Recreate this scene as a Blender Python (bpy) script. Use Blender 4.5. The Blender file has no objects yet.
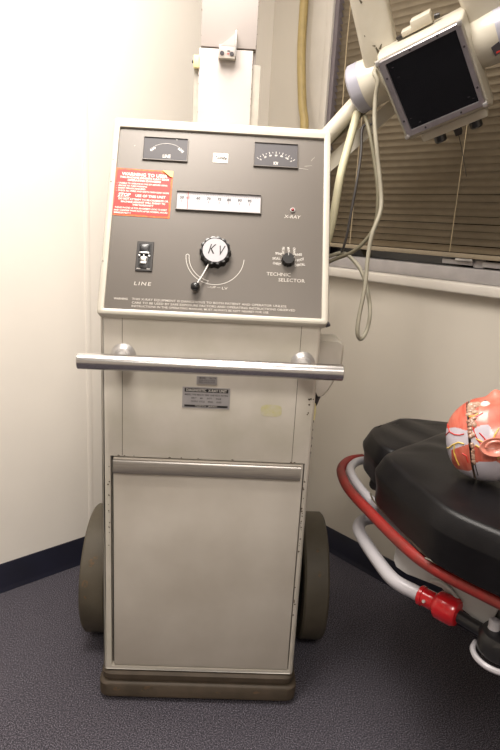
import bpy, bmesh, math, random
from mathutils import Vector, Matrix, noise
from mathutils.bvhtree import BVHTree
random.seed(7)
C = bpy.context.scene.collection
sc = bpy.context.scene

# ---------------------------------------------------------------- camera, world, light, exposure
cam_data = bpy.data.cameras.new('camera')
cam = bpy.data.objects.new('camera', cam_data); C.objects.link(cam)
PITCH, ROLL = .2515, .054
cp, sp_, cr, sr = math.cos(PITCH), math.sin(PITCH), math.cos(ROLL), math.sin(ROLL)
Fw = Vector((0, cp, -sp_)); Uw = Vector((0, sp_, cp)); Rw = Vector((1, 0, 0))
Rc = cr*Rw + sr*Uw; Uc = -sr*Rw + cr*Uw
cam.matrix_world = Matrix(((Rc.x, Uc.x, -Fw.x, 0), (Rc.y, Uc.y, -Fw.y, 0), (Rc.z, Uc.z, -Fw.z, 1.35), (0, 0, 0, 1)))
cam_data.sensor_width = 36; cam_data.lens = 28.8; cam_data.clip_start = .02
sc.camera = cam

w = bpy.data.worlds.new('room_world'); sc.world = w; w.use_nodes = True
w.node_tree.nodes['Background'].inputs[0].default_value = (.02, .022, .03, 1)
w.node_tree.nodes['Background'].inputs[1].default_value = 1

CEIL = 2.62
def area(name, loc, sx, sy, power, col, rot=(0, 0, 0)):
    l = bpy.data.lights.new(name, 'AREA'); l.shape = 'RECTANGLE'; l.size = sx; l.size_y = sy
    l.energy = power; l.color = col
    o = bpy.data.objects.new(name, l); C.objects.link(o); o.location = loc; o.rotation_euler = rot
    return o
area('ceiling_panel_light', (-.27, 1.22, CEIL-.03), 1.1, .5, 39, (1, .94, .88), (0, 0, .83))
area('ceiling_panel_light', (.10, -.70, CEIL-.03), 1.1, .5, 27, (1, .94, .88), (0, 0, .83))
sc.view_settings.view_transform = 'Standard'; sc.view_settings.look = 'None'
sc.view_settings.gamma = 1; sc.view_settings.use_curve_mapping = False
sc.view_settings.exposure = 0.35

# ---------------------------------------------------------------- materials
def lin(c):
    return tuple(((x/255)/12.92 if x/255 <= .04045 else ((x/255+.055)/1.055)**2.4) for x in c)
def mat(name, rgb, rough=.5, metal=0, var=0, vscale=8, rgb2=None, bump=0, bscale=60, coat=0, emit=None, detail=4, aniso=None, lo=.35, hi=.65):
    m = bpy.data.materials.new(name); m.use_nodes = True
    nt = m.node_tree; b = nt.nodes['Principled BSDF']
    if name == 'black_vinyl': b.inputs['Specular IOR Level'].default_value = .25
    b.inputs['Roughness'].default_value = rough; b.inputs['Metallic'].default_value = metal
    b.inputs['Base Color'].default_value = (*lin(rgb), 1)
    if coat: b.inputs['Coat Weight'].default_value = coat; b.inputs['Coat Roughness'].default_value = .15
    tc = nt.nodes.new('ShaderNodeTexCoord')
    src = tc.outputs['Object']
    if aniso:
        mp = nt.nodes.new('ShaderNodeMapping'); mp.inputs['Scale'].default_value = aniso
        nt.links.new(src, mp.inputs['Vector']); src = mp.outputs['Vector']
    if rgb2 or var:
        n = nt.nodes.new('ShaderNodeTexNoise'); n.inputs['Scale'].default_value = vscale; n.inputs['Detail'].default_value = detail
        nt.links.new(src, n.inputs['Vector'])
        r = nt.nodes.new('ShaderNodeValToRGB')
        r.color_ramp.elements[0].position = lo; r.color_ramp.elements[1].position = hi
        c2 = rgb2 or tuple(max(0, x*(1-var)) for x in rgb)
        r.color_ramp.elements[0].color = (*lin(c2), 1); r.color_ramp.elements[1].color = (*lin(rgb), 1)
        nt.links.new(n.outputs['Fac'], r.inputs['Fac']); nt.links.new(r.outputs['Color'], b.inputs['Base Color'])
    if bump:
        n2 = nt.nodes.new('ShaderNodeTexNoise'); n2.inputs['Scale'].default_value = bscale; n2.inputs['Detail'].default_value = 3
        nt.links.new(src, n2.inputs['Vector'])
        bp = nt.nodes.new('ShaderNodeBump'); bp.inputs['Strength'].default_value = bump; bp.inputs['Distance'].default_value = .004
        nt.links.new(n2.outputs['Fac'], bp.inputs['Height']); nt.links.new(bp.outputs['Normal'], b.inputs['Normal'])
    if emit:
        b.inputs['Emission Color'].default_value = (*lin(emit[0]), 1); b.inputs['Emission Strength'].default_value = emit[1]
    return m
M = dict(
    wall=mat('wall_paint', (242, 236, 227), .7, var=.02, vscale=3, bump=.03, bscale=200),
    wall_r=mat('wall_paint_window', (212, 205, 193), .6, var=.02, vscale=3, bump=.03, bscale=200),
    ceil=mat('ceiling_tile', (238, 235, 228), .9, var=.04, vscale=60),
    base=mat('navy_vinyl', (30, 31, 48), .45, var=.15, vscale=10),
    white=mat('window_white', (214, 208, 199), .45, var=.03, vscale=12),
    alu=mat('window_aluminium', (176, 172, 172), .4, .3, var=.05, vscale=20),
    alud=mat('window_frame_dark', (120, 112, 116), .45, .2),
    glass=mat('night_glass', (10, 10, 12), .08),
    slat=mat('blind_slat', (150, 137, 116), .45, var=.05, vscale=30),
    cord=mat('blind_cord', (190, 172, 140), .7),
    cream=mat('cream_enamel', (210, 203, 192), .38, var=.035, vscale=9, rgb2=(198, 192, 178), bump=.015, bscale=300, coat=.15),
    creamf=mat('cream_frame', (192, 186, 173), .35, var=.03, vscale=14, coat=.2),
    door=mat('door_enamel', (210, 203, 192), .45, rgb2=(194, 186, 174), vscale=4, bump=.01, bscale=300),
    seam=mat('seam_dark', (92, 84, 68), .8),
    gap=mat('gap_black', (22, 20, 18), .8),
    chip=mat('paint_chip', (84, 64, 44), .8, var=.3, vscale=200),
    yellow_stain=mat('yellow_stain', (206, 200, 150), .5, rgb2=(208, 202, 180), vscale=60),
    panel=mat('grey_panel', (99, 92, 85), .42, .15, var=.05, vscale=2.5, bump=.02, bscale=400),
    meter=mat('meter_face', (60, 56, 59), .55),
    meterrim=mat('meter_rim', (84, 79, 75), .5),
    print=mat('white_print', (225, 220, 212), .6),
    printd=mat('faded_print', (196, 189, 180), .6),
    ink=mat('black_ink', (30, 28, 28), .6),
    greyink=mat('grey_ink', (62, 58, 62), .6),
    redink=mat('red_line', (205, 60, 50), .5),
    scale=mat('scale_white', (178, 175, 178), .5),
    badge=mat('badge_white', (240, 234, 224), .4),
    red=mat('sticker_red', (180, 28, 24), .5, rgb2=(172, 36, 26), vscale=40),
    orange=mat('sticker_edge', (222, 120, 48), .6, rgb2=(214, 74, 42), vscale=150),
    curl=mat('sticker_backing', (232, 196, 120), .7),
    black=mat('black_plastic', (24, 23, 24), .35, coat=.3),
    blackm=mat('black_bezel', (44, 40, 38), .4),
    dark=mat('dark_slot', (12, 12, 12), .6),
    silver=mat('silver_detail', (205, 203, 200), .3, .6),
    led=mat('red_lamp', (140, 24, 34), .2, coat=.6),
    chrome=mat('brushed_chrome', (206, 203, 202), .27, 1, bump=.02, bscale=120, aniso=(2, 40, 40)),
    wornchrome=mat('worn_chrome', (200, 197, 195), .42, .75, bump=.1, bscale=90),
    steel=mat('pull_steel', (168, 163, 158), .34, .95, aniso=(1, 60, 60), var=.08, vscale=12),
    bumper=mat('bumper_brown', (66, 56, 44), .6, rgb2=(82, 70, 57), vscale=14, bump=.05, bscale=150),
    wheel=mat('wheel_rubber', (88, 81, 68), .6, rgb2=(78, 71, 59), vscale=12, bump=.04, bscale=120),
    wheelside=mat('wheel_side', (44, 40, 35), .7),
    scuff=mat('brown_scuff', (104, 84, 64), .8, rgb2=(86, 78, 64), vscale=120, lo=.42, hi=.55),
    mast=mat('mast_white', (180, 171, 166), .45, var=.02, vscale=9),
    mastgrey=mat('mast_channel', (170, 163, 152), .5, var=.08, vscale=30),
    ivory=mat('ivory_block', (226, 214, 160), .5),
    hose=mat('tan_hose', (190, 168, 112), .5, var=.06, vscale=30),
    armc=mat('arm_cream', (202, 196, 181), .36, rgb2=(196, 188, 170), vscale=14, coat=.2),
    band=mat('grey_band', (166, 165, 176), .35, .2),
    plate=mat('collimator_plate', (176, 170, 172), .32, .75, var=.08, vscale=30),
    blackglass=mat('collimator_glass', (9, 10, 11), .12, rgb2=(14, 15, 17), vscale=9),
    cable=mat('grey_cable', (164, 158, 140), .5, var=.08, vscale=30),
    cabled=mat('dark_cable', (66, 62, 60), .5, var=.1, vscale=30),
    cableg=mat('olive_cable', (118, 112, 92), .5),
    creamhose=mat('cream_hose', (206, 200, 168), .45, var=.05, vscale=20),
    vinyl=mat('black_vinyl', (20, 19, 21), .38, rgb2=(15, 14, 16), vscale=20, bump=.10, bscale=420),
    piping=mat('vinyl_piping', (78, 72, 58), .5),
    redtube=mat('red_tube', (138, 34, 30), .45, rgb2=(120, 42, 36), vscale=20, lo=.4, hi=.6),
    whitetube=mat('white_tube', (176, 173, 177), .35, coat=.2),
    redpl=mat('red_plastic', (176, 18, 26), .25, coat=.5),
    greypl=mat('grey_plate', (184, 182, 180), .5, var=.04, vscale=10),
    skull=mat('bone_grey', (196, 190, 200), .35, rgb2=(186, 178, 186), vscale=18, coat=.3),
    muscle=mat('muscle_red', (204, 112, 92), .4, rgb2=(186, 80, 62), vscale=26, coat=.35, aniso=(1, 1, 4)),
    muscle2=mat('muscle_pink', (216, 140, 120), .4, rgb2=(204, 106, 88), vscale=22, coat=.35),
    brain=mat('brain_tan', (206, 176, 154), .4, rgb2=(150, 108, 88), vscale=40, bump=.5, bscale=90, coat=.3),
    earm=mat('ear_pink', (214, 140, 122), .4, rgb2=(204, 122, 104), vscale=40, coat=.35),
    artery=mat('artery_red', (206, 40, 34), .3, coat=.4),
    nerve=mat('nerve_yellow', (226, 192, 92), .3, coat=.4),
    eyew=mat('eye_white', (236, 230, 224), .15, coat=.6),
    lens=mat('lamp_diffuser', (240, 238, 230), .5, emit=((255, 240, 220), 2.5)),
)
# carpet: fine looped speckle
def carpet():
    m = bpy.data.materials.new('speckled_carpet'); m.use_nodes = True
    nt = m.node_tree; b = nt.nodes['Principled BSDF']; b.inputs['Roughness'].default_value = .95
    tc = nt.nodes.new('ShaderNodeTexCoord')
    n = nt.nodes.new('ShaderNodeTexNoise'); n.inputs['Scale'].default_value = 290; n.inputs['Detail'].default_value = 3; n.inputs['Roughness'].default_value = .75
    n3 = nt.nodes.new('ShaderNodeTexNoise'); n3.inputs['Scale'].default_value = 1.6
    r = nt.nodes.new('ShaderNodeValToRGB')
    r.color_ramp.elements[0].position = .36; r.color_ramp.elements[0].color = (*lin((26, 25, 31)), 1)
    r.color_ramp.elements[1].position = .62; r.color_ramp.elements[1].color = (*lin((150, 144, 156)), 1)
    e = r.color_ramp.elements.new(.5); e.color = (*lin((66, 63, 73)), 1)
    mx = nt.nodes.new('ShaderNodeMix'); mx.data_type = 'RGBA'; mx.blend_type = 'MULTIPLY'; mx.inputs[0].default_value = .25
    bp = nt.nodes.new('ShaderNodeBump'); bp.inputs['Strength'].default_value = .7; bp.inputs['Distance'].default_value = .006
    for q in (n, n3): nt.links.new(tc.outputs['Object'], q.inputs['Vector'])
    nt.links.new(n.outputs['Fac'], r.inputs['Fac']); nt.links.new(r.outputs['Color'], mx.inputs[6]); nt.links.new(n3.outputs['Fac'], mx.inputs[7])
    nt.links.new(mx.outputs[2], b.inputs['Base Color']); nt.links.new(n.outputs['Fac'], bp.inputs['Height']); nt.links.new(bp.outputs['Normal'], b.inputs['Normal'])
    return m
M['carpet'] = carpet()

# ---------------------------------------------------------------- mesh helpers
V = Vector
class B:
    """collects shapes in one mesh; m(key) picks the material of what follows"""
    def __init__(s, key): s.bm = bmesh.new(); s.mats = [key]; s.cur = 0; s.T = Matrix.Identity(4); s.ls = s.bm.faces.layers.int.new('sm')
    def m(s, key):
        if key not in s.mats: s.mats.append(key)
        s.cur = s.mats.index(key); return s
    def v(s, p): return s.bm.verts.new(s.T @ V(p))
    def f(s, vs, smooth=1):
        try: q = s.bm.faces.new(vs)
        except ValueError: return None
        q.material_index = s.cur; q[s.ls] = smooth; return q
    def box(s, lo, hi, bev=0, seg=2):
        x0, y0, z0 = lo; x1, y1, z1 = hi
        vs = [s.v((x, y, z)) for x in (x0, x1) for y in (y0, y1) for z in (z0, z1)]
        fs = [s.f([vs[i] for i in q]) for q in ((0, 1, 3, 2), (4, 6, 7, 5), (0, 4, 5, 1), (2, 3, 7, 6), (0, 2, 6, 4), (1, 5, 7, 3))]
        if bev:
            es = list({e for f in fs for e in f.edges})
            r = bmesh.ops.bevel(s.bm, geom=es, offset=bev, segments=seg, profile=.5, affect='EDGES', clamp_overlap=True)
            for f in r['faces']: f.material_index = s.cur; f[s.ls] = 1
        return s
    def prism(s, pts, d, bev=0, seg=2):
        """polygon pts (3d) extruded by vector d"""
        d = V(d); a = [s.v(p) for p in pts]; b = [s.v(V(p)+d) for p in pts]; n = len(pts)
        fs = [s.f(a[::-1]), s.f(b)] + [s.f([a[i], a[(i+1) % n], b[(i+1) % n], b[i]]) for i in range(n)]
        if bev:
            es = list({e for f in fs if f for e in f.edges})
            r = bmesh.ops.bevel(s.bm, geom=es, offset=bev, segments=seg, profile=.5, affect='EDGES', clamp_overlap=True)
            for f in r['faces']: f.material_index = s.cur; f[s.ls] = 1
        return s
    def loft(s, rings, cap=True, closed=True):
        R = [[s.v(p) for p in r] for r in rings]; n = len(R[0])
        for a, b in zip(R, R[1:]):
            for i in range(n if closed else n-1):
                s.f([a[i], a[(i+1) % n], b[(i+1) % n], b[i]])
        if cap: s.f(R[0][::-1]); s.f(R[-1])
        return s
    def frame(s, d):
        d = V(d).normalized(); u = d.orthogonal().normalized(); return d, u, d.cross(u)
    def cyl(s, p0, p1, r0, r1=None, n=24, prof=None):
        """prof: list of (t along axis in metres, radius)"""
        p0, p1 = V(p0), V(p1); d, u, w_ = s.frame(p1-p0); L = (p1-p0).length
        prof = prof or [(0, r0), (L, r0 if r1 is None else r1)]
        rings = [[p0+d*t+(u*math.cos(k*2*math.pi/n)+w_*math.sin(k*2*math.pi/n))*r for k in range(n)] for t, r in prof]
        return s.loft(rings)
    def tube(s, pts, r, n=10, sub=6, smooth=True):
        P = [V(p) for p in pts]
        if smooth and len(P) > 2:
            Q = []
            for i in range(len(P)-1):
                a, b, c, d = P[max(i-1, 0)], P[i], P[i+1], P[min(i+2, len(P)-1)]
                for k in range(sub):
                    t = k/sub
                    Q.append(.5*((2*b)+(c-a)*t+(2*a-5*b+4*c-d)*t*t+(3*b-a-3*c+d)*t**3))
            Q.append(P[-1]); P = Q
        rings = []; u = None
        for i, p in enumerate(P):
            d = (P[min(i+1, len(P)-1)]-P[max(i-1, 0)]).normalized()
            if u is None: u = d.orthogonal().normalized()
            u = (u-d*u.dot(d)).normalized(); w_ = d.cross(u)
            rings.append([p+(u*math.cos(k*2*math.pi/n)+w_*math.sin(k*2*math.pi/n))*r for k in range(n)])
        return s.loft(rings)
    def blob(s, c, rx, ry, rz, nu=16, nv=10):
        c = V(c); rings = []
        for j in range(1, nv):
            th = math.pi*j/nv
            rings.append([c+V((rx*math.sin(th)*math.cos(2*math.pi*i/nu), ry*math.sin(th)*math.sin(2*math.pi*i/nu), rz*math.cos(th))) for i in range(nu)])
        return s.loft(rings)
    def text(s, body, loc, size, T, shear=0, sx=1, align='CENTER', bold=0, spacing=1):
        """flat lettering laid on plane T (4x4: u, v, n), 0.3 mm proud"""
        cu = bpy.data.curves.new('lettering', 'FONT'); cu.body = body; cu.size = size; cu.align_x = align; cu.align_y = 'CENTER'
        cu.resolution_u = 2; cu.shear = shear; cu.offset = bold*.5+size*.004; cu.space_character = spacing
        ob = bpy.data.objects.new('lettering', cu); C.objects.link(ob)
        dg = bpy.context.evaluated_depsgraph_get(); me = bpy.data.meshes.new_from_object(ob.evaluated_get(dg))
        vs = [s.v(T @ V((loc[0]+p.co.x*sx, loc[1]+p.co.y, loc[2] if len(loc) > 2 else .0004))) for p in me.vertices]
        for p in me.polygons: s.f([vs[i] for i in p.vertices], 0)
        bpy.data.objects.remove(ob); bpy.data.curves.remove(cu); bpy.data.meshes.remove(me)
        return s
    def arc(s, c, r, a0, a1, wd, T, n=24, h=.0004):
        """thin printed arc on plane T"""
        vs = []
        for k in range(n+1):
            a = a0+(a1-a0)*k/n
            vs.append([s.v(T @ V((c[0]+math.cos(a)*q, c[1]+math.sin(a)*q, h))) for q in (r-wd/2, r+wd/2)])
        for a, b in zip(vs, vs[1:]): s.f([a[0], a[1], b[1], b[0]], 0)
        return s
    def quad(s, p, T, h=.0003):
        s.f([s.v(T @ V((x, y, h))) for x, y in p], 0); return s

ANG = math.radians(38)
def obj(name, b, parent=None, recalc=True, loc=None):
    bm = b.bm
    if recalc: bmesh.ops.recalc_face_normals(bm, faces=[f for f in bm.faces if f[b.ls] == 1])
    for f in bm.faces: f.smooth = f[b.ls] == 1
    for e in bm.edges:
        if len(e.link_faces) == 2 and e.calc_face_angle(0) > ANG: e.smooth = False
    if loc is not None:
        bmesh.ops.translate(bm, verts=bm.verts, vec=-V(loc))
    me = bpy.data.meshes.new(name); bm.to_mesh(me); bm.free()
    for k in b.mats: me.materials.append(M[k])
    o = bpy.data.objects.new(name, me); C.objects.link(o)
    if parent: o.parent = parent
    if loc is not None: o.location = loc
    return o
def tag(o, label, cat, group=None):
    o['label'] = label; o['category'] = cat
    if group: o['group'] = group
    return o
def struct(name, b, loc=None):
    o = obj(name, b, loc=loc); o['kind'] = 'structure'; return o
def thing(name, label, cat, loc, rot=None, group=None):
    o = bpy.data.objects.new(name, None); C.objects.link(o); o.empty_display_size = .1
    if rot is not None: o.matrix_world = Matrix.Translation(loc) @ rot.to_4x4()
    else: o.location = loc
    return tag(o, label, cat, group)
I4 = Matrix.Identity(4)

# ---------------------------------------------------------------- room (t along window wall from the corner, g out from it)
TH = .83
LD = V((math.sin(TH), math.cos(TH), 0)); RD = V((-math.cos(TH), math.sin(TH), 0))
COR = RD*1.985+LD*1.84
def RM(ax, ay): return Matrix(((ax.x, ay.x, 0, COR.x), (ax.y, ay.y, 0, COR.y), (0, 0, 1, 0), (0, 0, 0, 1)))
TR = RM(-RD, LD)      # x = t along window wall, y = -g (into the wall positive)
TL = RM(-LD, -RD)     # x = t along left wall, y = distance into the room (toward -RD)
S = 4.4
b = B('carpet'); b.T = TR; b.box((-.1, -S-.1, -.05), (S+.1, .1, 0)); struct('floor', b)
b = B('ceil'); b.T = TR; b.box((-.1, -S-.1, CEIL), (S+.1, .1, CEIL+.05)); struct('ceiling', b)
b = B('wall'); b.T = TR; b.box((-.1, -S, 0), (0, .1, CEIL)); struct('wall_left', b)
b = B('wall'); b.T = TR; b.box((S, -S, 0), (S+.1, .1, CEIL)); struct('wall_right', b)
b = B('wall'); b.T = TR; b.box((0, -S-.1, 0), (S, -S, CEIL)); struct('wall_front', b)
WT0, WT1, WZ0, WZ1 = .335, 2.35, 1.19, 2.34
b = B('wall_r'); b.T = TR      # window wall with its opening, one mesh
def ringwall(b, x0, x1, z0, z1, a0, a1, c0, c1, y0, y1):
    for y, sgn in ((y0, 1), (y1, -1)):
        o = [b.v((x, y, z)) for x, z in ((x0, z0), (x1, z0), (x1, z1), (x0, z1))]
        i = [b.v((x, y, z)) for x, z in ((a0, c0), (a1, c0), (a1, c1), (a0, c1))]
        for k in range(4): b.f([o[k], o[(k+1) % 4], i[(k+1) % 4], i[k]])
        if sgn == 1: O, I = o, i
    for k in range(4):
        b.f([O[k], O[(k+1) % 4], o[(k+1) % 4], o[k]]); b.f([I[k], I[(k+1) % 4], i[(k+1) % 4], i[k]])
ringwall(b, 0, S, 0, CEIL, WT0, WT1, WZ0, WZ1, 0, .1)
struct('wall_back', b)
b = B('base'); b.T = TR
b.prism([(0, 0, 0), (0, -.012, 0), (0, -.008, .012), (0, -.005, .018), (0, -.005, .102), (0, -.003, .105), (0, 0, .105)], (S, 0, 0)); struct('baseboard_back', b)
b = B('base'); b.T = TL
b.prism([(0, 0, 0), (0, .012, 0), (0, .008, .012), (0, .005, .018), (0, .005, .108), (0, .003, .111), (0, 0, .111)], (S, 0, 0)); struct('baseboard_left', b)
# vertical batten covering the panel joint on the left wall
b = B('wall'); b.T = TL; b.prism([(.822, 0, .111), (.8225, .0028, .111), (.826, .004, .111), (.838, .004, .111), (.8415, .0028, .111), (.842, 0, .111)], (0, 0, CEIL-.111)); struct('trim_1', b)

# window: casing, sill, frame, night glass
b = B('white'); b.T = TR
b.box((WT0-.105, -.016, WZ0-.03), (WT0-.012, 0, WZ1+.1), .003)
b.box((WT0-.03, -.022, WZ0-.03), (WT0+.002, 0, WZ1+.1), .004)
b.box((WT0-.105, -.016, WZ1), (WT1+.1, 0, WZ1+.1), .003)
b.box((WT1, -.016, WZ0-.03), (WT1+.1, 0, WZ1+.1), .003)
struct('trim_3', b)
b = B('white'); b.T = TR
b.box((WT0-.12, -.042, 1.157), (WT1+.12, 0, 1.192), .007, 3); b.box((WT0+.001, -.002, 1.176), (WT1-.001, .099, 1.1915))
struct('trim_4', b)
b = B('alu'); b.T = TR
b.box((WT0+.001, .0, 1.192), (WT1-.001, .075, 1.238), .003)
b.m('alud').box((WT0+.001, -.012, 1.192), (WT0+.022, .075, WZ1-.001), .003); b.m('alu')
b.box((WT1-.025, .03, 1.238), (WT1-.001, .075, WZ1-.001), .003)
b.box((WT0+.001, .03, WZ1-.03), (WT1-.001, .075, WZ1-.001), .003)
b.box((1.30, .04, 1.238), (1.34, .075, WZ1-.03), .003)
b.m('glass').box((WT0+.02, .05, 1.238), (WT1-.02, .056, WZ1-.02))
win = struct('window_1', b)
# latch bar on the window frame under the blind
b = B('alu'); b.T = TR; b.box((.885, .012, 1.246), (.995, .034, 1.262), .003).box((.995, .02, 1.24), (1.03, .034, 1.266), .002)
b.box((1.03, .012, 1.244), (1.10, .034, 1.262), .003)
lt = obj('window_latch', b, loc=TR @ V((.99, .02, 1.25))); 
tag(lt, 'grey metal sliding latch on the window frame just under the blind', 'latch')
b = B('silver'); b.T = TR; b.box((.94, -.002, 1.2595), (1.0, .012, 1.2665), .002)
k = obj('latch_tab', b); k.parent = lt; k.matrix_parent_inverse = Matrix.Translation(-lt.location)

# ---------------------------------------------------------------- venetian blind
bl = thing('venetian_blind', 'tan horizontal slat blind, closed, covering the window above the white sill', 'blind', TR @ V((1.3, -.02, 1.27)))
inv = Matrix.Translation(-bl.location)
b = B('slat'); b.T = inv @ TR
z = 1.296; i = 0
while z < WZ1-.05:
    a = math.radians(-52); n = 5; prof = []
    for k in range(n+1):
        u = (k/n-.5)*.027; c = .0022*(1-(2*k/n-1)**2)
        prof.append((math.cos(a)*u*1-math.sin(a)*c, math.sin(a)*u+math.cos(a)*c))
    sag = .0012*math.sin(i*1.7); i += 1
    A = [(WT0+.0225, -.003+.012+p[0], z+p[1]) for p in prof]; A2 = [(WT0+.0225, -.003+.012+p[0]+.0006, z+p[1]-.0004) for p in reversed(prof)]
    Bm = [(1.3, q[1], q[2]+sag) for q in A+A2]; Cn = [(WT1-.03, q[1], q[2]) for q in A+A2]
    b.loft([A+A2, Bm, Cn]); z += .0228
obj('slats', b, bl)
b = B('slat'); b.T = inv @ TR; b.box((WT0+.024, -.006, 1.268), (WT1-.028, .020, 1.283), .003); obj('bottom_rail', b, bl)
b = B('slat'); b.T = inv @ TR; b.box((WT0+.024, -.024, WZ1-.045), (WT1-.028, .02, WZ1-.002), .003); obj('headrail', b, bl)
for t in (.5, .92, 1.6, 2.2):
    b = B('cord'); b.T = inv @ TR; b.tube([(t, -.006, WZ1-.05), (t+.003, -.0065, 1.8), (t, -.0065, 1.285)], .0013, 6); obj('ladder_cord', b, bl)
b = B('cord'); b.T = inv @ TR; b.tube([(.43, -.03, WZ1-.05), (.425, -.032, 1.98), (.43, -.032, 1.74)], .0016, 6).cyl((.43, -.032, 1.74), (.43, -.032, 1.71), .004, .006, 10); obj('pull_cord', b, bl)

# ---------------------------------------------------------------- tan hose by the corner
b = B('hose'); hp = [(.215, -.04, CEIL-.002), (.203, -.032, 2.35), (.197, -.032, 2.16), (.203, -.034, 1.98), (.232, -.04, 1.80), (.262, -.05, 1.70), (.30, -.1, 1.45), (.30, -.25, 1.25), (.28, -.38, 1.16), (.26, -.46, 1.12)]
b.T = TR; b.tube(hp, .0165, 14, 8)
h = obj('hanging_hose', b, loc=TR @ V(hp[0])); tag(h, 'tan flexible hose hanging in the corner left of the window', 'hose')

# ---------------------------------------------------------------- mobile x-ray unit
mx = thing('mobile_xray_unit', 'cream cabinet-style mobile x-ray machine with grey slanted control panel on dark carpet', 'x-ray machine', (-.0926, 1.4494, 0), Matrix.Rotation(.033, 3, 'Z'))
X0, X1, BD = -.279, .262, .42
b = B('cream')
def ringbox(b, x0, x1, z0, z1, a0, a1, c0, c1, y0, depth, y1):
    o = [b.v((x, y0, z)) for x, z in ((x0, z0), (x1, z0), (x1, z1), (x0, z1))]
    i = [b.v((x, y0, z)) for x, z in ((a0, c0), (a1, c0), (a1, c1), (a0, c1))]
    d = [b.v((x, y0+depth, z)) for x, z in ((a0, c0), (a1, c0), (a1, c1), (a0, c1))]
    r = [b.v((x, y1, z)) for x, z in ((x0, z0), (x1, z0), (x1, z1), (x0, z1))]
    fs = []
    for k in range(4):
        n = (k+1) % 4
        fs += [b.f([o[k], o[n], i[n], i[k]]), b.f([i[k], i[n], d[n], d[k]]), b.f([o[k], o[n], r[n], r[k]])]
    fs += [b.f(d), b.f(r)]
    out = [e for e in b.bm.edges if (set(e.verts) <= set(o)) or (e.verts[0] in o and e.verts[1] in r) or (e.verts[1] in o and e.verts[0] in r)]
    q = bmesh.ops.bevel(b.bm, geom=out, offset=.009, segments=3, profile=.5, affect='EDGES')
    for f in q['faces']: f.material_index = b.cur; f[b.ls] = 1
    return d
ringbox(b, X0, X1, .090, 1.12, -.2555, .2475, .1065, .7455, 0, .02, BD)
b.m('gap'); b.box((-.2545, .0185, .107), (.2465, .0195, .745))
b.m('seam')
for (xa, xb, za, zb) in ((-.2255, -.2243, .748, 1.118), (.2125, .2137, .748, 1.118)):
    b.box((xa, -.0004, za), (xb, .002, zb))  # dark strips paint in the shadow line of the panel grooves
b.m('chip')
PF = Matrix(((1, 0, 0, 0), (0, 0, -1, 0), (0, 1, 0, 0), (0, 0, 0, 1)))   # front plane: (x, z) -> facing camera
def chip(b, x, z, r, T=PF, sx=1):
    n = 7; b.f([b.v(T @ V((x+math.cos(k*2*math.pi/n)*r*sx*random.uniform(.6, 1.2), z+math.sin(k*2*math.pi/n)*r*random.uniform(.6, 1.2), .0004))) for k in range(n)], 0)
for x, z_, r in [(.245, .92, .0035), (.25, .921, .003), (.256, .921, .002), (.247, .906, .0025), (.244, .88, .002), (.246, .884, .0025)]: chip(b, x, z_, r)
for k in range(16): chip(b, .2485+random.uniform(0, .003), random.uniform(.22, .7), random.uniform(.001, .003))
for k in range(12): chip(b, -.259+random.uniform(-.003, .001), random.uniform(.45, .72), random.uniform(.001, .0032))
for k in range(9): chip(b, random.uniform(-.25, .24), .7475, random.uniform(.001, .002), sx=2)
for k in range(14): chip(b, .2505+random.uniform(-.001, .002), .56+random.gauss(0, .06), random.uniform(.001, .0025))
b.m('yellow_stain')
sx0, sx1, sz0, sz1 = .125, .178, .868, .902
b.f([b.v((.1515+.027*math.copysign(abs(math.cos(a))**.6, math.cos(a)), -.0005, .886+.016*math.copysign(abs(math.sin(a))**.6, math.sin(a)))) for a in [k*math.pi/12 for k in range(24)]], 0)
obj('cabinet_body', b, mx)
# rivets on the right side edge
b = B('gap')
for z_ in (.852, .829, .806, .784, .765): b.cyl((X1-.001, .03, z_), (X1+.004, .03, z_), .0045, .003, 10)
b.m('ivory').tube([(X1+.004, .035, .90), (X1+.006, .032, .88), (X1+.004, .03, .856)], .0025, 6)
obj('side_rivets', b, mx)
# door with pull
b = B('door'); b.box((-.2485, .0005, .1100), (.2445, .018, .7415), .0015)
d = obj('door', b, mx); d['label'] = 'large plain cabinet door'
b = B('steel'); b.prism([(-.247, .0005, .737), (-.247, -.007, .737), (-.247, -.010, .733), (-.247, -.012, .705), (-.247, -.009, .701), (-.247, -.0065, .703), (-.247, -.006, .73), (-.247, .0005, .731)], (.485, 0, 0))
obj('door_pull', b, d)
# bumper base
def rrect(x0, x1, y0, y1, r, z_, n=6):
    out = []
    for cx, cy, a0 in ((x1-r, y1-r, 0), (x0+r, y1-r, 90), (x0+r, y0+r, 180), (x1-r, y0+r, 270)):
        for k in range(n+1):
            a = math.radians(a0+90*k/n); out.append((cx+r*math.cos(a), cy+r*math.sin(a), z_))
    return out
b = B('bumper')
cx = (X0+X1)/2
prof = [(.010, .276, .004), (.017, .283, -.002), (.052, .284, 0), (.057, .280, .004), (.059, .272, .012), (.064, .272, .012), (.069, .277, .006), (.083, .277, .006), (.090, .270, .012)]
b.loft([rrect(cx-h, cx+h, -.012+ins, BD+.01-ins, .03, z_) for z_, h, ins in prof])
bp = obj('base_bumper', b, mx)
for x, z_, r, s_ in [(-.24, .04, .009, 1.3), (-.15, .045, .008, 2.5), (-.16, .038, .006, 2), (.16, .04, .006, 2.2), (.05, .035, .005, 2)]: 
    b = B('scuff'); b.f([b.v((x+math.cos(k*.9)*r*s_*random.uniform(.6, 1.1), -.0130, z_+math.sin(k*.9)*r*random.uniform(.6, 1.1))) for k in range(7)], 0)
    obj('scuff_mark', b, bp)
for sx in (-.2, .19):
    b = B('wheelside'); b.cyl((sx-.012, .05, .02), (sx+.012, .05, .02), .02, n=20); obj('caster', b, mx)
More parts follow.
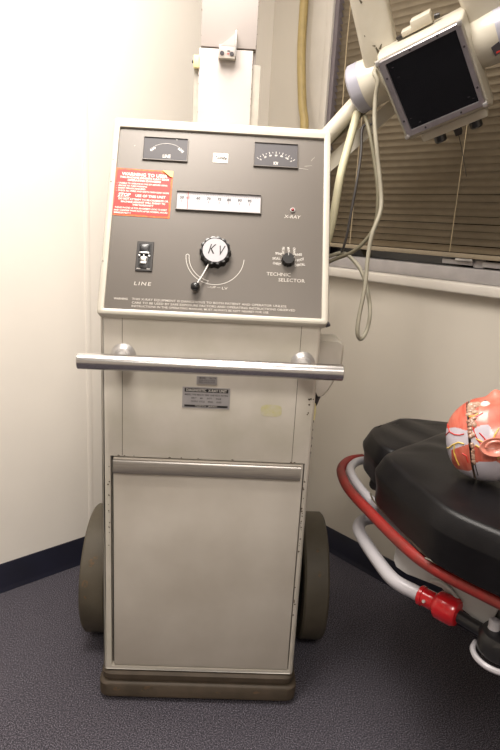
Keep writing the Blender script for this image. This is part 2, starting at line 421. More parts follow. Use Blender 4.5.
# big rear wheels
def wheel(x0, x1):
    b = B('wheel'); n = 48; R = .205; yc, zc = .345, .2055
    xs = [(x0, R-.05), (x0, R-.006), (x0+.006, R), (x1-.006, R), (x1, R-.006), (x1, R-.05)]
    rings = [[(x, yc+r*math.cos(2*math.pi*k/n), zc+r*math.sin(2*math.pi*k/n)) for k in range(n)] for x, r in xs]
    b.loft(rings, cap=False)
    b.m('wheelside'); ins = .012
    for s_, xx in ((1, x0), (-1, x1)):
        b.loft([[(xx+s_*q, yc+r*math.cos(2*math.pi*k/n), zc+r*math.sin(2*math.pi*k/n)) for k in range(n)] for q, r in ((0, R-.05), (ins, R-.055), (ins, .05), (0, .045), (0, .001))], cap=False)
    o = obj('wheel', b, mx, recalc=True)
    return yc, zc, R
yc, zc, R = wheel(-.385, -.308); wheel(.30, .377)
b = B('wheelside'); b.cyl((-.31, yc, zc), (.302, yc, zc), .03, n=16); obj('axle', b, mx)
def wscuff(x, th, r, rx):
    b = B('scuff'); b.f([b.v((x+math.cos(k*.7)*rx*random.uniform(.7, 1.1), yc-(R+.0008)*math.cos(th+math.sin(k*.7)*r), zc+(R+.0008)*math.sin(th+math.sin(k*.7)*r))) for k in range(9)], 0); obj('tread_scuff', b, mx)
for q in [(-.352, .60, .06, .010), (-.365, .30, .06, .012), (-.34, .68, .03, .008), (-.362, .1, .03, .006), (.34, .9, .03, .006), (.345, .55, .05, .006)]: wscuff(*q)

# push handle
b = B('chrome'); hy, hz, hr = -.07, 1.0105, .0195
b.cyl((-.3165, hy, hz), (.3115, hy, hz), hr, n=32, prof=[(0, hr-.003), (.0006, hr-.0012), (.002, hr), (.626, hr), (.6274, hr-.0012), (.628, hr-.003)])
hb = obj('push_handle', b, mx); hb['label'] = 'polished chrome push handle bar'
for x in (-.222, .222):
    b = B('wornchrome'); b.cyl((x, 0, 1.012), (x, hy, 1.0105), .03, n=28, prof=[(0, .031), (.003, .031), (.0035, .030), (.014, .021), (.0145, .0135), (.07, .0125)])
    obj('handle_flange', b, hb)

# rating plates
b = B('alu'); b.T = Matrix.Translation((0, -.0003, 0)) @ PF
b.box((-.0400, .9475, 0), (.0110, .9685, .001))
b.m('ink'); b.text('MODEL', (-.025, .9635), .006, I4, sx=.8).text('No. 2714', (-.0, .9640), .006, I4, sx=.7, shear=.3)
for k, z_ in enumerate((.958, .953)): b.m('greyink'); b.text('SERIAL VOLTS CYCLE', (-.0145, z_), .0045, I4, sx=.95)
# lift lettering above plate thickness
for v_ in b.bm.verts:
    if abs((b.T.inverted() @ v_.co).z-.0004) < 1e-5: v_.co.y -= .0009
rp = obj('serial_plate', b, mx)
b = B('alu'); b.T = Matrix.Translation((0, -.0003, 0)) @ PF
b.box((-.0745, .8845, 0), (.0450, .9395, .001), .0)
b.m('ink'); b.quad([(-.069, .9265), (.0405, .9265), (.0405, .9365), (-.069, .9365)], I4, .0012); b.quad([(-.069, .8875), (.0405, .8875), (.0405, .8930), (-.069, .8930)], I4, .0012)
b.m('print'); b.text('DIAGNOSTIC  X-RAY UNIT', (-.0143, .9314, .0015), .0098, I4, sx=.86, bold=.0002)
b.text('TOKYO  JAPAN', (-.0143, .8902, .0015), .005, I4, sx=1.6)
b.m('ink')
for k, t in enumerate(('MODEL  TYPE  MAX KV  PEAK  LINE VOLTS  RATING', 'INPUT       MA        DUTY        PHASE', 'OUTPUT  CYCLE      SERIAL      CLASS')):
    b.text(t, (-.0143, .9195-k*.0088, .0013), .0058, I4, sx=.8, bold=.0001)
obj('rating_plate', b, mx)

# side cover on the right with a grey foot
b = B('cream')
sec = [(.900, .282, .298), (.912, .276, .308), (.935, .268, .320), (.965, .264, .334), (.99, .262, .341), (1.035, .262, .342), (1.046, .262, .339), (1.052, .264, .33)]
b.loft([[(xa, .10, z_), (xb-.006, .10, z_), (xb, .108, z_), (xb, .20, z_), (xb-.006, .208, z_), (xa, .208, z_)] for z_, xa, xb in sec])
b.m('greyink').cyl((.288, .13, .90), (.278, .11, .872), .009, .005, 12)
o = obj('side_cover', b, mx); o['label'] = 'cream plastic cover with rounded lower end'

# console housing: leaning wedge behind a moulded frame
LN = .51; cyv, czv = .22/.51, .46/.51
PT = Matrix(((1, 0, 0, -.004), (0, cyv, -czv, -.02), (0, czv, cyv, 1.118), (0, 0, 0, 1)))   # panel plane: u, v, outward
b = B('cream')
b.prism([(-.275, .002, 1.122), (-.275, .212, 1.570), (-.275, .325, 1.570), (-.275, .325, 1.122)], (.546, 0, 0), .006, 3)
ch = obj('console_housing', b, mx)
b = B('creamf'); b.T = PT
def rr2(x0, x1, y0, y1, r, z_, n=5): return rrect(x0, x1, y0, y1, r, z_, n)
fr = [(-.279, .279, -.003, .521, .010, -.030), (-.279, .279, -.003, .521, .010, -.004), (-.277, .277, -.001, .519, .009, .001), (-.273, .273, .003, .515, .007, .003), (-.267, .267, .007, .505, .005, .003), (-.2625, .2625, .0120, .4955, .003, .001), (-.2615, .2615, .0130, .4945, .003, -.008), (-.2615, .2615, .0130, .4945, .003, -.030)]
R_ = [[b.v(p) for p in rr2(*q)] for q in fr]
n = len(R_[0])
for a, c in zip(R_, R_[1:]+[R_[0]]):
    for i in range(n): b.f([a[i], a[(i+1) % n], c[(i+1) % n], c[i]])
b.m('chip')
for x, y in ((-.2705, .40), (-.2735, .13), (-.271, .34)): chip(b, x, y, .0018, Matrix.Translation((0, 0, .0035)))
obj('panel_frame', b, mx)
# rubber foot at the lower right corner of the frame
b = B('greyink'); b.T = PT; b.cyl((.274, .0, -.012), (.283, .004, -.012), .006, n=12); obj('corner_stud', b, mx)

# control panel
b = B('panel'); b.T = PT; b.box((-.2625, .0120, -.012), (.2625, .4955, -.005))
Z0 = -.005
cpn = obj('control_panel', b, mx); cpn['label'] = 'dull grey metal control panel'
T0 = PT @ Matrix.Translation((0, 0, Z0))
def on(k, T=T0): q = B(k); q.T = T; return q
# printed lettering
b = on('printd')
b.text('LINE', (-.176, .0797), .0130, I4, sx=1.35, shear=.1, spacing=1.25); obj('line_caption', b, cpn); b = on('printd')
b.text('X-RAY', (.184, .2755), .0120, I4, sx=1.15, shear=.2); obj('lamp_caption', b, cpn); b = on('printd')
b.text('TECHNIC', (.155, .1215), .0125, I4, sx=1.12)
b.text('SELECTOR', (.187, .1075), .0125, I4, sx=1.12); obj('selector_caption', b, cpn); b = on('printd')
b.m('printd')
b.text('LV', (.024, .0785), .0095, I4, sx=1.4).text('UP', (-.004, .0800), .0075, I4, sx=1.5)
b.quad([(-.018, .0795), (-.012, .0795), (-.012, .0802), (-.018, .0802)], I4)
b.quad([(.005, .0795), (.014, .0795), (.014, .0802), (.005, .0802)], I4)
obj('dial_caption', b, cpn); b = on('printd')
b.text('WARNING', (-.2245, .0395), .0072, I4, sx=.95, bold=.0002)
b.text('THIS X-RAY EQUIPMENT IS DANGEROUS TO BOTH PATIENT AND OPERATOR UNLESS', (-.198, .0402), .0078, I4, sx=1.24, align='LEFT')
b.text('CARE TO BE USED BY SAFE EXPOSURE FACTORS AND OPERATING INSTRUCTIONS OBSERVED', (-.198, .0312), .0078, I4, sx=1.20, align='LEFT')
b.text('INSTRUCTIONS IN THE OPERATING MANUAL MUST ALWAYS BE KEPT NEARBY FOR USE', (-.198, .0226), .0074, I4, sx=1.13, align='LEFT')
obj('caution_text', b, cpn); b = on('print')
# dial arc
kc = (.0005, .1545)
kc2 = (-.003, .1585)
b.arc(kc2, .0715, math.radians(180), math.radians(357), .0011, I4, 40)
b.arc(kc2, .0640, math.radians(180), math.radians(258), .0011, I4, 24)
b.arc((kc2[0]-.0678, kc2[1]), .0038, 0, math.pi, .0011, I4, 10)
b.quad([(kc2[0]-.0640*.2-.001, kc2[1]-.0640*.978), (kc2[0]-.0640*.2, kc2[1]-.0640*.978), (kc2[0]-.0715*.24, kc2[1]-.0715*.97), (kc2[0]-.0715*.24-.001, kc2[1]-.0715*.97)], I4)
obj('dial_scale_arc', b, cpn); b = on('print')
# selector markings
sc_ = (.178, .1590)
caps = ['CHEST', 'SKULL', 'SPINE', 'PELVIS', 'ARM', 'HAND', 'KNEE', 'FOOT', 'DENTAL']
for k, t in enumerate(caps):
    a = math.radians(200-k*27.5)
    L = .0305; Tt = Matrix.Translation((sc_[0]+math.cos(a)*L, sc_[1]+math.sin(a)*L*.95, 0)) @ Matrix.Rotation(a-math.pi if a > math.pi/2 else a, 4, 'Z')
    b.text(t, (0, 0), .0085, Tt @ Matrix.Rotation((-.5, .2, .5)[k % 3], 4, 'Z'), sx=.8)
    Tt2 = Matrix.Translation((sc_[0]+math.cos(a)*.018, sc_[1]+math.sin(a)*.018, 0)) @ Matrix.Rotation(a, 4, 'Z')
    b.quad([(-.0015, -.0003), (.0015, -.0003), (.0015, .0003), (-.0015, .0003)], Tt2)
obj('selector_markings', b, cpn)
for (x, y, l, a) in ((.232, .436, .008, 1.0), (.236, .441, .006, .8), (.222, .418, .02, .15), (.21, .409, .026, -.1), (-.222, .447, .004, .9)):
    Tt = Matrix.Translation((x, y, 0)) @ Matrix.Rotation(a, 4, 'Z'); b = on('printd'); b.quad([(-l/2, -.0004), (l/2, -.0002), (l/2, .0002), (-l/2, .0004)], Tt); obj('scratch', b, cpn)

def shadow_rim(b, u0, u1, v0, v1, h, t):  # raised rim added to cast the shadow of a recessed window
    b.m('panel')
    for q in ((u0-t, v0-t, u1+t, v0), (u0-t, v1, u1+t, v1+t), (u0-t, v0, u0, v1), (u1, v0, u1+t, v1)): b.box((q[0], q[1], 0), (q[2], q[3], h))
# meters
def meter(u0, u1, v0, v1, kind):
    b = on('meterrim'); shadow_rim(b, u0, u1, v0, v1, .005, .0016)
    b.m('meter').box((u0+.0005, v0+.0005, .001), (u1-.0005, v1-.0005, .0025))
    cx, cy = (u0+u1)/2, v0-.028
    Tm = Matrix.Translation((0, 0, .0025)); b.m('print')
    if kind == 'LINE':
        b.arc((cx+.004, cy+.014), .060, math.radians(62), math.radians(122), .0008, Tm, 20)
        for a in (125, 130, 135, 58, 53, 48, 44):
            aa = math.radians(a); q = Tm @ Matrix.Translation((cx+.004+math.cos(aa)*.057, cy+.014+math.sin(aa)*.057, 0)) @ Matrix.Rotation(aa, 4, 'Z'); b.quad([(-.0045, -.0009), (.003, -.0009), (.003, .0009), (-.0045, .0009)], q)
        b.arc((cx+.004, cy+.014), .056, math.radians(44), math.radians(60), .0025, Tm, 8); b.arc((cx+.004, cy+.014), .056, math.radians(122), math.radians(138), .0025, Tm, 8)
        b.text('LINE', (cx+.004, v0+.010), .0135, Tm, sx=.75, bold=.0003)
        b.quad([(cx+.026, v1-.004), (cx+.0285, v1-.004), (cx+.0285, v1-.0015), (cx+.026, v1-.0015)], Tm)
    else:
        for k in range(13):
            a = math.radians(138-k*8); L = .006 if k % 2 == 0 else .003
            q = Tm @ Matrix.Translation((cx+math.cos(a)*.062, cy+.012+math.sin(a)*.055, 0)) @ Matrix.Rotation(a, 4, 'Z'); b.quad([(-L/2, -.0006), (L/2, -.0006), (L/2, .0006), (-L/2, .0006)], q)
        for k, t in enumerate(('0', '20', '40', '60', '80', '100', '0')):
            a = math.radians(135-k*15); q = Tm @ Matrix.Translation((cx+math.cos(a)*.055, cy+.012+math.sin(a)*.047, 0)) @ Matrix.Rotation(a-math.pi/2, 4, 'Z'); b.text(t, (0, 0), .0065, q, bold=.0002)
        b.text('KV', (cx, v0+.0085), .0125, Tm, sx=.75, bold=.0004)
    return obj('meter', b, cpn)
o = meter(-.1985, -.0878, .4105, .4715, 'LINE'); o['label'] = 'dark meter marked LINE'
o = meter(.0833, .194, .4095, .474, 'KV'); o['label'] = 'dark meter with a numbered arc'
# maker badge
b = on('badge'); b.box((-.0215, .4130, 0), (.0163, .4387, .001)); b.m('ink')
b.text('Toshiba', (-.0026, .4258, .0014), .0135, I4, shear=.45, sx=.72, bold=.0008); obj('maker_badge', b, cpn)
# range scale window
b = on('meterrim'); shadow_rim(b, -.1065, .1037, .2787, .3270, .006, .0016); b.m('scale').box((-.1062, .2790, .0005), (.1035, .3268, .0016))
b.m('ink'); Ts = Matrix.Translation((0, 0, .0016))
for k, x in enumerate((-.094, -.053, -.027, .0, .024, .051, .076)):
    b.text(('50', '60', '70', '75', '80', '90', '95')[k], (x, .3110), .0100, Ts, shear=.1, bold=.0003)
    b.quad([(x-.0004, .2990), (x+.0004, .2990), (x+.0004, .3055), (x-.0004, .3055)], Ts)
for k in range(36):
    x = -.1+k*.0056; b.quad([(x-.0002, .3185), (x+.0002, .3185), (x+.0002, .3215), (x-.0002, .3215)], Ts)
b.m('redink').box((-.0795, .2785, .0016), (-.0780, .3270, .0024)); b.text('60', (-.0788, .3120, .0020), .0085, Ts)
obj('range_scale', b, cpn)
# rocker switch
b = on('blackm'); b.box((-.1955, .1115, 0), (-.1545, .1885, .0035), .0008, 1)
b.m('dark').box((-.1900, .1180, .003), (-.1600, .1820, .0040))
b.m('black').box((-.1870, .1545, .0035), (-.1650, .1800, .0080), .0035)
b.m('blackm').box((-.1860, .1190, .0035), (-.1650, .1480, .0055), .002)
b.m('silver').box((-.1880, .1552, .0042), (-.1640, .1592, .0085), .0008).box((-.1900, .1480, .004), (-.1850, .1530, .0065), .001).box((-.1665, .1480, .004), (-.1610, .1530, .0065), .001).box((-.1790, .1480, .004), (-.1745, .1530, .0065), .001)
b.m('steel').box((-.1845, .1295, .004), (-.1690, .1470, .0085), .0015); b.m('silver').box((-.1845, .1290, .004), (-.1690, .1335, .0092), .0008)
b.m('steel').box((-.1920, .1160, .003), (-.1830, .1185, .0042)).box((-.1680, .1160, .003), (-.1600, .1185, .0042))
obj('power_switch', b, cpn)
# KV dial
b = on('black'); n = 96; kx, ky = -.0030, .1675; KR = .0385; zt = .022
def scal(r, zz, am): return [(kx+math.cos(t)*(r-am*(.5-.5*math.cos(t*14))), ky+math.sin(t)*(r-am*(.5-.5*math.cos(t*14))), zz) for t in [2*math.pi*k/n for k in range(n)]]
b.loft([scal(KR+.001, 0, .003), scal(KR, .004, .004), scal(KR, zt-.003, .004), scal(KR-.0015, zt, .0035), scal(KR-.0065, zt+.0008, 0), scal(KR-.008, zt-.0006, 0)])
b.m('scale').cyl((kx, ky, zt-.001), (kx, ky, zt+.0002), KR-.0082, n=48)
b.m('ink').text('K', (kx-.0105, ky+.001, zt+.0006), .036, I4, shear=.35, sx=.72).text('V', (kx+.0120, ky-.002, zt+.0006), .036, I4, shear=.35, sx=.66)
kd = obj('kv_dial', b, cpn); kd['label'] = 'scalloped black dial with white face marked KV'
b = on('silver'); b.tube([(-.017, .136, .012), (-.028, .110, .0135), (-.044, .079, .014)], .0026, 10)
b.m('black').blob((-.0465, .0745, .015), .0115, .0115, .0105)
obj('dial_lever', b, cpn)
# technic selector knob
b = on('black'); kx, ky, KR = .1765, .1590, .0170
def sc2(r, zz, am): return [(kx+math.cos(t)*(r-am*(.5-.5*math.cos(t*12))), ky+math.sin(t)*(r-am*(.5-.5*math.cos(t*12))), zz) for t in [2*math.pi*k/n for k in range(n)]]
b.loft([sc2(KR, 0, .001), sc2(KR-.001, .014, .002), sc2(KR-.003, .017, .001)])
b.m('silver').box((kx-.0006, ky+.007, .0168), (kx+.0006, ky+.0145, .0176)); obj('selector_knob', b, cpn)
# indicator lamp
b = on('silver'); b.cyl((.1850, .2935, 0), (.1850, .2935, .003), .0068, .0060, 20); b.m('led').blob((.1850, .2935, .003), .0042, .0042, .004); obj('indicator_lamp', b, cpn)
# warning sticker
b = on('orange', T0 @ Matrix.Translation((-.1930, .3180, 0)) @ Matrix.Rotation(-.012, 4, 'Z'))
hw, hh = .0725, .0640
b.box((-hw, -hh, 0), (hw, hh, .0008)); b.m('red'); 
n = 44; pts = []
for k in range(n):
    a = 2*math.pi*k/n; c, s_ = math.cos(a), math.sin(a); q = 1/max(abs(c)/(hw-.003), abs(s_)/(hh-.003))
    w_ = 1-random.uniform(0, .035); pts.append((c*q*w_, s_*q*w_))
pts = [(x, y) for x, y in pts if not (x > hw-.022 and y > hh-.016)]
b.f([b.v((x, y, .0011)) for x, y in pts], 0)
b.m('curl'); b.prism([(hw-.028, hh+.0005, .001), (hw, hh, .001), (hw, hh-.017, .001), (hw-.008, hh-.0155, .0035), (hw-.018, hh-.008, .005)], (0, 0, .0008))
b.m('badge')
Tk = Matrix.Translation((0, 0, .0011))
b.text('WARNING TO USER', (.002, .0480), .0122, Tk, sx=1.02, bold=.0004)
rows = [('THIS MACHINE EXHIBITS X-RAY BEAM', .0392, .0072, 1.0, 0), ('OPERATING DANGERS', .0318, .0074, 1.1, 0)]
for t, y, s_, sx, _ in rows: b.text(t, (.002, y), s_, Tk, sx=sx, bold=.00025)
for k, t in enumerate(('UNABLE TO OPERATE IN THE SET BEFORE USING', 'ANODE TO TUBE WARNING', 'SHORT PERIODS REQUIRED', 'CHECK ALL WIRES AND EARTH THEN READ GUIDE')):
    b.text('-  '+t, (-.066, .0230-k*.0068), .0058, Tk, sx=.95, align='LEFT', bold=.00015)
b.text('STOP', (-.045, -.0085), .0125, Tk, shear=.2, bold=.0006)
b.quad([(-.061, -.0150), (-.029, -.0150), (-.029, -.0142), (-.061, -.0142)], Tk)
b.text('USE OF THIS UNIT', (.021, -.0090), .0092, Tk, sx=1.0, bold=.0004)
for k, t in enumerate(('DO NOT ATTEMPT TO RE-CALIBRATE OR', 'MACHINE AGAINST WILL SUBMIT TO', 'THIS WARRANTY')): b.text(t, (.004, -.0195-k*.0073), .0066, Tk, sx=1.0, bold=.00025)
for k, t in enumerate(('PLEASE PHONE US FOR AN EXPERT LOOK TO SORT', 'AND CONFIRM YOUR DATA AFTER NORMAL HOURS')): b.text(t, (0, -.0430-k*.0072), .0060, Tk, sx=.92, bold=.00015)
b.text('IMMEDIATELY !!', (-.066, -.0570), .0060, Tk, sx=1, align='LEFT', bold=.00015)
o = obj('warning_sticker', b, cpn); o['label'] = 'red warning sticker with white lettering and a peeling corner'

# mast behind the console
b = B('mastgrey')
b.box((-.0935, .340, .3), (.0885, .43, 1.760), .002)
b.m('mast').box((-.0805, .330, .3), (.0655, .36, 1.7925), .002)
b.m('seam').box((-.076, .336, 1.7915), (.071, .42, 1.7965))
b.m('mast').box((-.0765, .331, 1.7965), (.0735, .43, 2.30), .002)
b.box((-.0765, .345, 1.755), (.0735, .43, 1.7925), .002)
b.m('chip')
for k in range(22): 
    x = random.choice((-.0765, -.0765, .0725)); chip(b, x+random.uniform(0, .0015), random.uniform(1.80, 2.0), random.uniform(.0006, .0014), Matrix.Translation((0, .3305, 0)) @ PF)
for k in range(24): 
    x = random.choice((-.080, .0645, .0645)); chip(b, x+random.uniform(0, .001), random.uniform(1.58, 1.79), random.uniform(.0006, .0014), Matrix.Translation((0, .3297, 0)) @ PF)
ms = obj('mast', b, mx); ms['label'] = 'white square column with grey channels down its sides'
b = B('mast'); b.box((-.027, .316, 1.769), (.019, .331, 1.800), .002)
b.prism([(-.027, .316, 1.795), (.019, .316, 1.795), (.019, .316, 1.836), (.014, .316, 1.826)], (0, .012, 0), .001, 1)
b.m('silver').box((.0165, .300, 1.770), (.020, .330, 1.832), .001)
b.m('greyink').cyl((-.018, .3165, 1.779), (-.018, .313, 1.779), .006, .005, 16).cyl((.008, .3165, 1.778), (.008, .313, 1.778), .006, .005, 16)
b.m('redink').box((-.004, .3148, 1.7775), (.001, .3165, 1.780)); b.m('greyink').box((-.004, .315, 1.784), (.004, .3165, 1.786))
b.m('mastgrey').box((-.027, .31, 1.766), (.019, .331, 1.769))
obj('arm_catch', b, ms)
b = B('ivory'); b.box((-.0945, .325, 1.742), (-.0785, .345, 1.773), .002); b.m('greyink').cyl((-.0945, .335, 1.758), (-.0985, .335, 1.758), .004, n=10); obj('stop_block', b, ms)
# boom on top of the mast, above the frame of the photograph, carrying the tube fork
b = B('armc'); b.cyl((0, .38, 2.22), (0, .38, 2.50), .05, n=24)
b.tube([(0, .38, 2.46), (.25, .33, 2.455), (.33, .20, 2.42), (.326, .163, 2.25), (.326, .163, 2.14)], .026, 14)
obj('mast_boom', b, mx)

# ---------------------------------------------------------------- x-ray tube head in its fork
cx_, cy_, cz_ = V((.80471202, -.4763195, .35434206)), V((-.53330605, -.31778405, .78396298)), V((-.2608126, -.8198372, -.50974871))
cx_.normalize(); cy_ = (cy_-cx_*cy_.dot(cx_)).normalized(); cz_ = cx_.cross(cy_)
RH = Matrix((cx_, cy_, cz_)).transposed()
HC = V((.42447, 1.68322, 1.71332))
xh = thing('xray_tube_head', 'cream x-ray tube head with black square window, hung in a fork before the blind', 'x-ray tube head', HC, RH)
HI = (Matrix.Translation(HC) @ RH.to_4x4()).inverted()
b = B('armc')
def sq(x0, x1, y0, y1, z_, r=.008): return rrect(x0, x1, y0, y1, r, z_, 4)
b.loft([sq(-.098, .098, -.098, .098, -.012), sq(-.108, .110, -.112, .108, -.016), sq(-.112, .116, -.130, .114, -.045, .008), sq(-.112, .116, -.134, .116, -.09, .010), sq(-.090, .095, -.110, .100, -.12, .02)])
b.box((-.080, -.150, -.075), (.098, -.125, -.035), .006)
hb_ = obj('head_housing', b, xh)
b = B('plate')
R_ = [[b.v(p) for p in q] for q in (sq(-.106, .106, -.106, .106, -.014, .006), sq(-.106, .106, -.106, .106, 0, .006), sq(-.104, .104, -.104, .104, .002, .005), sq(-.088, .093, -.091, .094, .002, .002), sq(-.087, .092, -.090, .093, -.003, .002), sq(-.087, .092, -.090, .093, -.014, .002))]
n = len(R_[0])
for a, c in zip(R_, R_[1:]+[R_[0]]):
    for i in range(n): b.f([a[i], a[(i+1) % n], c[(i+1) % n], c[i]])
b.m('greyink')
for x, y in ((-.096, .06), (-.096, -.06), (.099, .05), (.099, -.055), (-.02, .1), (.05, .1), (-.05, -.098), (.045, -.098)): b.cyl((x, y, .0015), (x, y, .0035), .0028, n=10)
b.m('silver')
for x, y in ((-.104, .104), (.104, .104), (.104, -.104), (-.104, -.104)): b.box((x-.006, y-.006, -.012), (x+.006, y+.006, .0045), .0025)
obj('collimator_frame', b, xh)
b = B('blackglass'); b.box((-.089, -.092, -.010), (.094, .095, -.003)); 
b.m('greyink')
for x, y in ((-.075, .078), (.072, -.070), (-.078, -.062), (-.06, -.08), (.082, -.078), (-.07, .05)): b.box((x-.002, y-.0006, -.003), (x+.003, y+.0006, -.0022))
o = obj('collimator_window', b, xh); o['label'] = 'black glass square'
for x in (-.036, .061):
    b = B('black'); b.cyl((x, -.146, -.055), (x, -.172, -.05), .017, n=20, prof=[(0, .012), (.004, .0165), (.022, .0165), (.026, .013)]); obj('collimator_knob', b, xh)
b = B('blackm'); b.box((.003, -.172, -.07), (.022, -.146, -.045), .003).tube([(.012, -.17, -.05), (.012, -.215, -.01), (.010, -.26, .03)], .0008, 5); obj('pull_string_socket', b, xh)
b = B('armc'); b.box((-.040, .119, -.095), (-.008, .133, -.062), .003).box((-.012, .119, -.10), (.040, .146, -.06), .004).m('blackm').box((-.056, .119, -.085), (-.040, .126, -.065), .002).cyl((.045, .128, -.075), (.058, .126, -.075), .006, n=10); obj('top_connector', b, xh)
b = B('cable'); b.tube([(-.106, .106, .002), (-.112, .108, -.01), (-.112, .095, -.01), (-.106, .07, .004), (-.105, 0, .006), (-.105, -.098, .004)], .0025, 6); obj('edge_wire', b, xh)
# tube housing behind the collimator
b = B('armc'); b.cyl((-.09, .0, -.155), (.10, .0, -.155), .085, n=32, prof=[(0, .05), (.012, .066), (.03, .072), (.16, .072), (.178, .066), (.19, .05)]); obj('tube_housing', b, xh)
# pivots at both sides
def pivot(c, sgn, nm):
    b = B('armc'); c = V(c); ax = V((sgn, 0, 0))
    b.cyl(c-ax*.110, c, .066, n=32, prof=[(0, .050), (.02, .062), (.062, .066), (.078, .067)])
    b.m('band').cyl(c-ax*.034, c+ax*.002, .066, n=32, prof=[(0, .0675), (.030, .0675), (.036, .062), (.037, .0)])
    return obj(nm, b, xh)
o = pivot((-.222, .038, -.125), -1, 'pivot_cap'); o['label'] = 'cream pivot drum with a grey end band'
o = pivot((.205, .018, -.095), 1, 'pivot_cap'); o['label'] = 'cream pivot drum behind the head'
# fork prongs, rising out of the picture
def prong(p0, p1, w0, w1, th, nm, marks=()):
    b = B('armc'); p0, p1 = V(p0), V(p1); d = (p1-p0).normalized(); side = V((d.y, -d.x, 0)).normalized(); nrm = side.cross(d).normalized()
    rings = []
    for p, w_ in ((p0, w0), (p1, w1)):
        o_ = []
        for k in range(24):
            a = 2*math.pi*k/24; c, s_ = math.cos(a), math.sin(a)
            o_.append(p+side*math.copysign(abs(c)**.3, c)*w_/2+nrm*math.copysign(abs(s_)**.3, s_)*th/2)
        rings.append(o_)
    b.loft(rings); b.m('seam')
    Tm = Matrix((side, d, nrm if nrm.z > 0 else -nrm)).transposed().to_4x4(); Tm.translation = p0+(nrm if nrm.z > 0 else -nrm)*(th/2+.0006)
    for u, v_, w_, l_, a in marks: b.quad([(-w_, -l_*.5), (w_, -l_*.4), (w_*.3, l_), (-w_*.5, l_*.8)], Tm @ Matrix.Translation((u, v_, 0)) @ Matrix.Rotation(a, 4, 'Z'))
    return obj(nm, b, xh)
prong((-.122, .060, -.11), (-.060, .43, -.11), .095, .085, .055, 'fork_prong', [(.0, .055, .004, .012, .3), (.008, .062, .003, .010, -.6), (-.006, .07, .002, .006, 1.2), (.01, .04, .0015, .004, 0), (-.025, .1, .0015, .003, 0), (-.015, .18, .003, .008, .4)])
prong((.178, .03, -.10), (.142, .43, -.10), .130, .110, .060, 'fork_prong', [(-.028, .1, .0012, .01, .1), (-.01, .115, .002, .012, 1.3), (.01, .12, .0015, .012, -1.2), (-.03, .13, .001, .008, 0)])
b = B('armc'); b.tube([(-.085, .42, -.11), (.02, .455, -.115), (.16, .42, -.11)], .038, 14); obj('fork_bridge', b, xh)
b = B('greyink'); b.prism([(.150, .012, -.034), (.215, .034, -.034), (.215, .004, -.034), (.154, -.012, -.034)], (0, 0, .006), .001, 1).m('redink').box((.158, -.006, -.029), (.20, -.002, -.0275)); obj('angle_window', b, xh)
# support arms from the unit up to the left pivot (world coordinates brought into the head's frame)
def hw_(p): return HI @ V(p)
b = B('armc'); b.cyl(hw_((.06, 1.935, 1.45)), hw_((.300, 1.885, 1.735)), .024, n=20); obj('support_arm', b, xh)
b = B('armc'); p0, p1 = V((.06, 1.97, 1.385)), V((.375, 1.90, 1.695)); d = (p1-p0).normalized(); s_ = V((d.z, 0, -d.x)).normalized(); q_ = d.cross(s_)
b.loft([[hw_(p+s_*a*.019+q_*c*.012) for a, c in ((-1, -1), (1, -1), (1, 1), (-1, 1))] for p in (p0, p1)]); obj('support_arm', b, xh)
b = B('cableg'); b.tube([hw_(p) for p in ((.08, 1.96, 1.46), (.18, 1.94, 1.57), (.3, 1.9, 1.685))], .009, 10); obj('arm_cable', b, xh)

# ---------------------------------------------------------------- loose cables
PA = [(0.297, 1.782, 1.777), (0.288, 1.754, 1.748), (0.299, 1.748, 1.723), (0.298, 1.76, 1.69), (0.301, 1.755, 1.629), (0.313, 1.746, 1.555), (0.335, 1.738, 1.443), (0.335, 1.724, 1.389), (0.318, 1.719, 1.329), (0.312, 1.714, 1.269), (0.308, 1.693, 1.187), (0.296, 1.672, 1.105), (0.294, 1.66, 1.061), (0.307, 1.666, 1.044), (0.324, 1.683, 1.068), (0.33, 1.695, 1.115), (0.325, 1.729, 1.167), (0.307, 1.753, 1.221), (0.282, 1.782, 1.255), (0.256, 1.818, 1.271), (0.22, 1.835, 1.26), (0.17, 1.835, 1.241), (.09, 1.81, 1.23), (.07, 1.782, 1.23)]
PB = [(0.289, 1.855, 1.657), (0.299, 1.824, 1.616), (0.318, 1.804, 1.54), (0.335, 1.778, 1.439), (0.335, 1.778, 1.357), (0.307, 1.785, 1.304), (0.274, 1.797, 1.273), (0.227, 1.812, 1.25), (0.16, 1.806, 1.215), (.09, 1.80, 1.2), (.07, 1.782, 1.2)]
PC = [(0.31, 1.849, 1.636), (0.292, 1.859, 1.634), (0.284, 1.855, 1.617), (0.285, 1.839, 1.555), (0.278, 1.819, 1.479), (0.271, 1.813, 1.415), (0.257, 1.805, 1.301), (0.239, 1.834, 1.255), (0.17, 1.829, 1.225), (.1, 1.80, 1.17), (.08, 1.782, 1.17)]
PE = [(0.269, 1.879, 1.671), (0.262, 1.869, 1.634), (0.246, 1.851, 1.563), (0.23, 1.831, 1.486), (0.214, 1.815, 1.345), (0.19, 1.805, 1.26), (.14, 1.80, 1.22), (.12, 1.785, 1.22)]
for nm, p, r, mk, lb in (('looped_cable', PA, .0058, 'cable', 'pale grey cable hanging in a long loop below the window sill beside the machine'),
                         ('power_cable', PB, .0056, 'cableg', 'olive grey cable sweeping left behind the control panel edge'),
                         ('thin_cable', PC, .0038, 'cabled', 'thin dark cable falling straight past the blind'),
                         ('cream_hose', PE, .0120, 'creamhose', 'thick cream hose slanting down from the pivot drum behind the console')):
    b = B(mk); b.tube(p, r, 10, 6); tag(obj(nm, b, loc=p[0]), lb, 'hose' if 'hose' in nm else 'cable')

